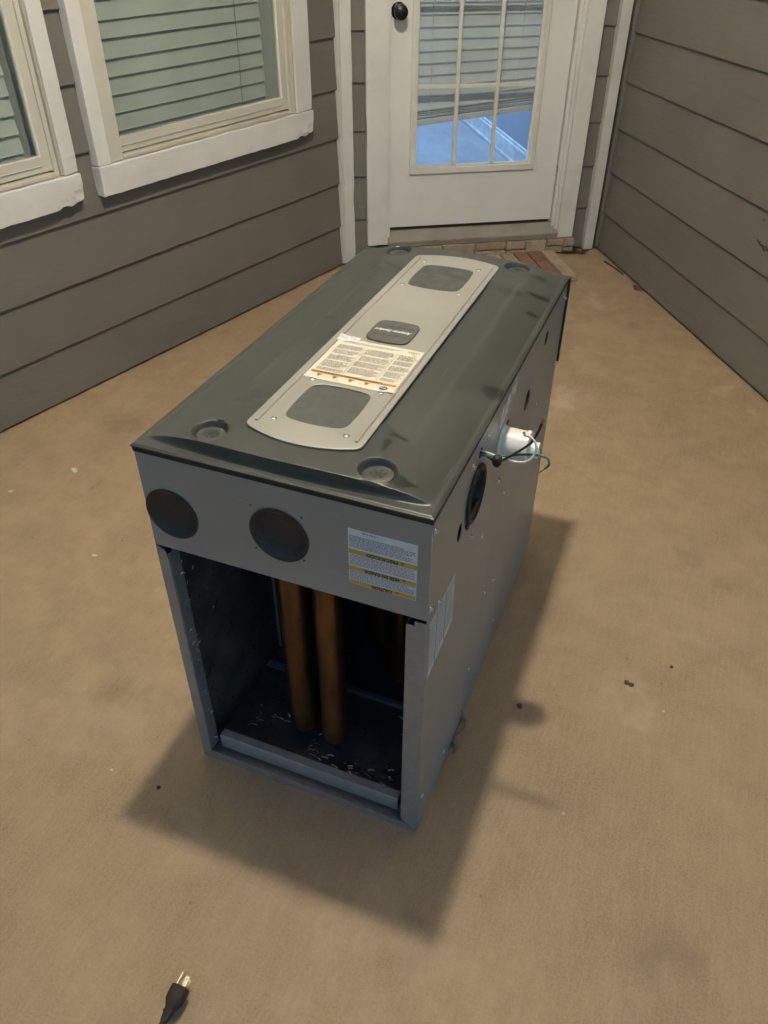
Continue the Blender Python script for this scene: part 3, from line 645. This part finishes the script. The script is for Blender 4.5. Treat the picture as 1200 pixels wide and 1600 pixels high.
bm = bmesh.new(); bm.faces.new([bm.verts.new((-.164 + .0068 * math.cos(t * .2618), .2385 + .0056 * math.sin(t * .2618), 0)) for t in range(24)]); me = bpy.data.meshes.new('p'); bm.to_mesh(me); bm.free(); link('round_emblem', drape(me), 'blue', lb)
link('emblem_mark', drape(quads([(-.1685, -.1595, .2376, .2394)]), dz=.0009), 'paper', lb)
def film(s, t): return lift(s * .35 - .02, .86 + t * .2) + .0012 + .0016 * mnoise.noise(Vector((s * 9, t * 9, 1)))
link('film_corner', grid_sheet(-.299, -.262, .364, .384, film, 10), 'film', fu)

# caution label on the end (also upside down)
def flip(me, x, y, z): me.transform(Matrix.Rotation(math.pi, 4, 'Z')); me.transform(PLANE['XZ']); me.transform(Matrix.Translation((x, y, z))); return me
FY = -.0022
cl = link('caution_label', sheet(rect(-.119, -.0185, .5905, .6915), [], .0003, 'XZ', FY), 'paper', fu)
def fq(rects, dy=.0004):
    me = quads([(-b - .0, -a, -d, -c) for a, b, c, d in rects]); me.transform(Matrix.Rotation(math.pi, 4, 'Z')); me.transform(PLANE['XZ']); me.transform(Matrix.Translation((0, FY - dy, 0))); return me
link('warning_bar', fq([(-.1185, -.019, .6475, .6555), (-.1185, -.019, .6170, .6245), (-.1185, -.019, .5912, .5985)]), 'yellow', cl)
rr = words(-.117, -.021, .6575, .680, .0024, .0012) + words(-.117, -.021, .6262, .6460, .0024, .0012) + words(-.117, -.021, .6000, .6160, .0024, .0012)
rr += words(-.098, -.070, .6860, .6885, .0030, .0018)
link('fine_print', fq(rr), 'ink_blue', cl)
for body, zc, wd in (('PRECAUCIÓN', .6515, .042), ('MISE EN GARDE', .6207, .047), ('CAUTION', .5948, .028)):
    me = text(body, .0086, 0, .00005, 1.0, wd * 1.1, .00028); link('lettering', flip(me, -.069, FY - .0007, zc), 'ink', cl)
    u = -.069 + wd * .55 + .0065
    bm = bmesh.new(); bm.faces.new([bm.verts.new(q) for q in ((u - .0032, FY - .0007, zc + .0026), (u + .0032, FY - .0007, zc + .0026), (u, FY - .0007, zc - .0028))]); me = bpy.data.meshes.new('p'); bm.to_mesh(me); bm.free(); link('hazard_triangle', me, 'ink', cl)
    bm = bmesh.new(); bm.faces.new([bm.verts.new(q) for q in ((u - .0017, FY - .0010, zc + .0017), (u + .0017, FY - .0010, zc + .0017), (u, FY - .0010, zc - .0014))]); me = bpy.data.meshes.new('p'); bm.to_mesh(me); bm.free(); link('hazard_mark', me, 'yellow', cl)

# label and torn sticker on the long side
def sq(rects, dx): me = quads(rects); me.transform(PLANE['YZ']); me.transform(Matrix.Translation((dx, 0, 0))); return me
sl_ = link('rating_label', sheet([(.006, .420), (.132, .432), (.128, .540), (.006, .540)], [], .0003, 'YZ', .0004), 'paper', fu)
link('column_rule', sq([(.040, .0435, .426, .538), (.084, .0875, .431, .538), (.006, .009, .424, .538)], .0008), 'ink_blue', sl_)
link('fine_print', sq(words(.011, .039, .436, .536, .0042, .0016) + words(.046, .083, .440, .536, .0042, .0016) + words(.090, .127, .444, .534, .0042, .0016), .0008), 'ink_soft', sl_)
ts = [(.335 + .013 * k, .704 + .0026 * k + random.uniform(-.004, .004)) for k in range(9)][::-1]; bs = [(.335 + .013 * k, .672 + .0028 * k + random.uniform(-.004, .004)) for k in range(9)]
st_ = link('torn_sticker', sheet(bs + ts, [circ(.36 + .02 * k, .692 + .004 * k, .003, 7, .002, .0008) for k in range(4)], .0003, 'YZ', .0004), 'film', fu)
link('fine_print', sq(words(.345, .43, .690, .712, .004, .0016), .0008), 'paper', st_)
# screws, grommet, knock-outs on the long side
def sidescrew(y, z, m=hexs): link('screw', m, 'steel', fu, (.0003, y, z), (0, R(90), 0), 50)
for (y, z) in ((.265, .702), (.186, .700), (.010, .712), (.007, .573), (.047, .548), (.679, .541), (.208, .551), (.293, .484), (.381, .546), (.442, .479), (.37, .282), (.44, .255), (.30, .13), (.02, .09), (.15, .05), (.855, .70), (.858, .55), (.50, .08)): sidescrew(y, z, hexs if z > .5 else scr)
link('grommet', lathe([(.040, -.010), (.040, .002), (.043, .0055), (.0485, .0045), (.0495, .0006), (.043, .0003)], 44, 'X'), 'rubber', fu, (.0004, .211, .634), smooth=50)
link('hole_shade_disc', lathe([(0, -.016), (.030, -.014), (.0405, -.008), (.0405, -.006), (.030, -.012), (0, -.014)], 40, 'X'), 'rubber', fu, (.0004, .211, .634), smooth=40)  # dark disc added inside the hole in place of its inner shade
link('grommet_flap', sheet([(.165, .600), (.178, .586), (.188, .590), (.196, .586), (.205, .592), (.236, .592), (.245, .604), (.21, .612), (.18, .612)], [], .002, 'YZ', .0015), 'rubber', fu)
link('knockout_disc', lathe([(0, -.012), (.017, -.012), (.0205, -.008), (.0215, -.001)], 28, 'X'), 'tube', fu, (-.001, .565, .610), smooth=40)
link('knockout_disc', lathe([(0, -.006), (.0150, -.006), (.0153, -.001)], 24, 'X'), 'cap', fu, (-.001, .690, .682), smooth=40)
link('edge_trim', box(-.004, .0045, L + .0008, L + .012, .545, CT + .006, .002), 'black', fu)
# white plastic drain fitting with its nozzle
dfm = lathe([(.0300, .0), (.0300, .003), (.0275, .004), (.0268, .040), (.0285, .0415), (.0285, .0475), (.0255, .0490), (.0180, .0490), (.0170, .0435), (0, .0435)], 32, 'X')
df = link('drain_fitting', dfm, 'pvc', fu, (.0003, .366, .636), (R(18), 0, 0), 30)
link('nozzle', lathe([(.0140, 0), (.0140, .020), (.0120, .021), (.0110, .010), (0, .010)], 20, 'X'), 'pvc', df, (.0436, .002, -.006), smooth=35)
# wires
wy = .228
def wire(name, pts, r, m): return link(name, tube(pts, r, 8, 5), m, fu, smooth=60)
wire('green_wire', [(-.03, wy, .69), (0, wy - .004, .698), (.022, wy, .697), (.060, wy + .003, .709), (.086, wy, .716), (.099, wy - .002, .715), (.103, wy - .004, .707), (.098, wy - .006, .699)], .0019, 'wire_g')
wire('bare_copper', [(.098, wy - .006, .699), (.095, wy - .008, .696), (.093, wy - .006, .693), (.091, wy - .008, .690)], .0012, 'copper')
wire('black_wire', [(-.03, wy, .70), (0, wy, .699), (.026, wy - .006, .694), (.046, wy, .706), (.070, wy + .004, .730), (.078, wy + .008, .748), (.082, wy + .010, .764)], .0020, 'wire_k')
wire('bare_copper', [(.082, wy + .010, .764), (.0835, wy + .011, .770), (.081, wy + .012, .773)], .0022, 'copper')
wire('white_wire', [(-.03, wy + .003, .70), (0, wy + .003, .700), (.032, wy, .698), (.057, wy - .004, .699), (.073, wy - .004, .706), (.081, wy, .723), (.076, wy + .004, .736), (.066, wy + .006, .741)], .0018, 'wire_w')
wire('bare_copper', [(.066, wy + .006, .741), (.061, wy + .006, .741), (.058, wy + .008, .745)], .0020, 'copper')
bm = bmesh.new(); bmesh.ops.create_icosphere(bm, subdivisions=2, radius=.0085)
for v in bm.verts: v.co = Vector((v.co.x * .95 + .026, v.co.y + wy - .004, v.co.z * (1.0 if v.co.z > 0 else 1.7) + .696))
link('wire_bushing', tomesh(bm), 'rubber', fu, smooth=60)
# torn lining poking out below the side panel
bm = bmesh.new()
for k in range(9):
    y0 = .185 + .010 * k + random.uniform(-.006, .006); hh = random.uniform(.006, .020); xx = random.uniform(.003, .010); n_ = 4; pr = None
    for t in range(n_ + 1):
        f = t / n_; c = Vector((xx + .006 * math.sin(f * 3 + k), y0 + .010 * f + random.uniform(-.001, .001), .002 + hh * f)); wv_ = .0045 * (1 - .5 * f); a, b = bm.verts.new(c + Vector((0, -wv_, 0))), bm.verts.new(c + Vector((.002, wv_, 0)))
        if pr: bm.faces.new((pr[0], pr[1], b, a))
        pr = (a, b)
link('torn_lining', tomesh(bm), 'paperbrown', fu, smooth=60)

# ------------------------------------------------------------------ power cord at the bottom of the frame
pc = tag(empty('power_cord', (-.247, -.412, 0)), 'black three-prong plug on its cord lying on the concrete', 'power cord')
pc.rotation_euler = (0, 0, R(2)); zc = .026
def plugbody():
    st = [(-.030, .0052, .0052), (-.020, .0070, .0062), (-.017, .0090, .0075), (-.014, .0072, .0064), (-.010, .0090, .0080), (-.002, .0135, .0110), (.006, .0142, .0118), (.018, .0142, .0118), (.0195, .0130, .0106)]
    bm = bmesh.new(); rings = []
    for y, a, b in st: rings.append([bm.verts.new((a * (abs(math.cos(t)) ** .55) * (1 if math.cos(t) > 0 else -1), y, zc + b * (abs(math.sin(t)) ** .55) * (1 if math.sin(t) > 0 else -1))) for t in [2 * math.pi * (k + .5) / 20 for k in range(20)]])
    for a, b in zip(rings, rings[1:]):
        for k in range(20): bm.faces.new((a[k], a[(k + 1) % 20], b[(k + 1) % 20], b[k]))
    bm.faces.new(rings[0]); bm.faces.new(rings[-1]); return tomesh(bm)
pg = link('plug', plugbody(), 'wire_k', pc, smooth=45)
link('ground_pin', tube([(-.0085, .018, zc), (-.0085, .036, zc), (-.0085, .0405, zc)], lambda t: .0024 if t < .9 else .0014, 12, 4), 'brass', pg, smooth=50)
for dz in (-.0062, .0062): link('blade', sheet([(.0015, .018), (.0080, .018), (.0080, .0335), (.0068, .0355), (.0027, .0355), (.0015, .0335)], [circ(.0047, .031, .0015, 12)], .0015, 'XY', zc + dz), 'brass', pg)
link('cable', tube([(0, -.028, zc), (-.002, -.05, .022), (-.010, -.09, .010), (-.03, -.16, .0048), (.02, -.30, .0048), (.20, -.42, .0048), (.45, -.40, .0048), (.62, -.62, .0048), (.30, -.95, .0048)], .0044, 12, 8), 'wire_k', pc, smooth=60)

# ------------------------------------------------------------------ litter on the slab
def leafmesh(ln, w, seed):
    rnd = random.Random(seed); bm = bmesh.new(); n = 7; Lr, Rr, Cr = [], [], []
    for i in range(n + 1):
        t = i / n; ww = w * math.sin(math.pi * min(1, t * .93 + .05)) ** .8 * rnd.uniform(.75, 1.1); z = .003 + .006 * math.sin(t * 3 + seed); cur = .004 * rnd.uniform(.4, 1.2)
        Cr.append(bm.verts.new((ln * (t - .5), 0, z))); Lr.append(bm.verts.new((ln * (t - .5), ww, z + cur))); Rr.append(bm.verts.new((ln * (t - .5), -ww, z + cur * .6)))
    for i in range(n): bm.faces.new((Cr[i], Cr[i + 1], Lr[i + 1], Lr[i])); bm.faces.new((Rr[i], Rr[i + 1], Cr[i + 1], Cr[i]))
    zm = min(v.co.z for v in bm.verts)
    for v in bm.verts: v.co.z += .001 - zm
    return tomesh(bm)
LV = [(-.331, 3.112, .085, .020, 35, 'curled brown leaf against the brick edge beside the right casing'), (-.300, 3.140, .070, .016, 10, 'brown leaf below the narrow siding strip right of the door'), (-.266, 3.166, .055, .018, 70, 'brown leaf between the door casing and the right corner board'), (-.275, 3.122, .050, .014, -20, 'small brown leaf lying farthest out from the corner beside the door')]
for i, (x, y, ln, w, a, lab) in enumerate(LV): tag(link('dry_leaf', leafmesh(ln, w, i + 1), 'leaf', loc=(x, y, 0), rot=(0, 0, R(a)), smooth=60), lab, 'leaf', 'dry leaves in the corner by the door')
def pebble(r, sq, seed):
    bm = bmesh.new(); bmesh.ops.create_icosphere(bm, subdivisions=2, radius=r)
    for v in bm.verts: v.co *= 1 + .35 * mnoise.noise(v.co * (1.2 / r) + Vector((seed, 0, 0))); v.co.z *= sq
    z = min(v.co.z for v in bm.verts)
    for v in bm.verts: v.co.z -= z
    return tomesh(bm)
tag(link('twig', tube([(-.150, 3.055, .004), (-.115, 3.010, .006), (-.060, 2.945, .004), (-.045, 2.915, .004)], lambda t: .0045 - .002 * t, 7, 4), 'twig'), 'thin dark twig along the foot of the right wall', 'twig')
tag(link('dry_leaf', leafmesh(.060, .018, 9), 'leaf', loc=(.040, 2.770, 0), rot=(0, 0, R(-40)), smooth=60), 'pale curled leaf touching the foot of the right wall', 'leaf')
for i, (nm, x, y, r, s_, m, lab, cat) in enumerate([
    ('dirt_crumb', .108, .348, .0062, .6, 'twig', 'dark crumb on the shadow edge right of the furnace', 'debris'),
    ('dirt_crumb', .311, .500, .0058, .5, 'twig', 'double brown crumb in the open concrete right of the furnace', 'debris'),
    ('dirt_crumb', .322, .498, .0050, .5, 'twig', 'right half of the pair of touching brown crumbs right of the furnace', 'debris'),
    ('dirt_crumb', .398, .583, .0040, .6, 'twig', 'smallest dark crumb farthest right on the concrete', 'debris'),
    ('dirt_crumb', -.494, -.102, .0042, .6, 'twig', 'dark crumb in the furnace shadow at its left front corner', 'debris'),
    ('white_grain', .395, .449, .0032, .7, 'chip', 'white grain on the concrete right of the brown crumbs', 'debris'),
    ('white_grain', .245, .136, .0028, .7, 'chip', 'white grain on the concrete right of the furnace front corner', 'debris'),
    ('white_grain', -.602, -.104, .0030, .7, 'chip', 'white grain on the concrete left of the furnace front corner', 'debris')]):
    tag(link(nm, pebble(r, s_, i * 3.1), m, loc=(x, y, 0), smooth=60), lab, cat)
def flake(ln, w, seed):
    rnd = random.Random(seed); pts = [(ln * .5 * math.cos(t) * rnd.uniform(.7, 1.1), w * .5 * math.sin(t) * rnd.uniform(.6, 1.1)) for t in [2 * math.pi * k / 9 for k in range(9)]]
    me = sheet(pts, [], .0012, 'XY', .0009); return me
tag(link('paint_flake', flake(.034, .018, 3), 'chip', loc=(-1.351, .707, 0), rot=(0, 0, R(-30))), 'pale paint flake on the concrete below the left wall', 'paint flake')
tag(link('paint_flake', flake(.014, .008, 5), 'chip', loc=(-1.452, .551, 0), rot=(0, 0, R(20))), 'tiny pale flake at the left edge of the photo', 'paint flake')
tag(link('paint_flake', flake(.018, .008, 8), 'chip', loc=(-1.046, .411, 0), rot=(0, 0, R(10))), 'small pale flake left of the furnace cover', 'paint flake')
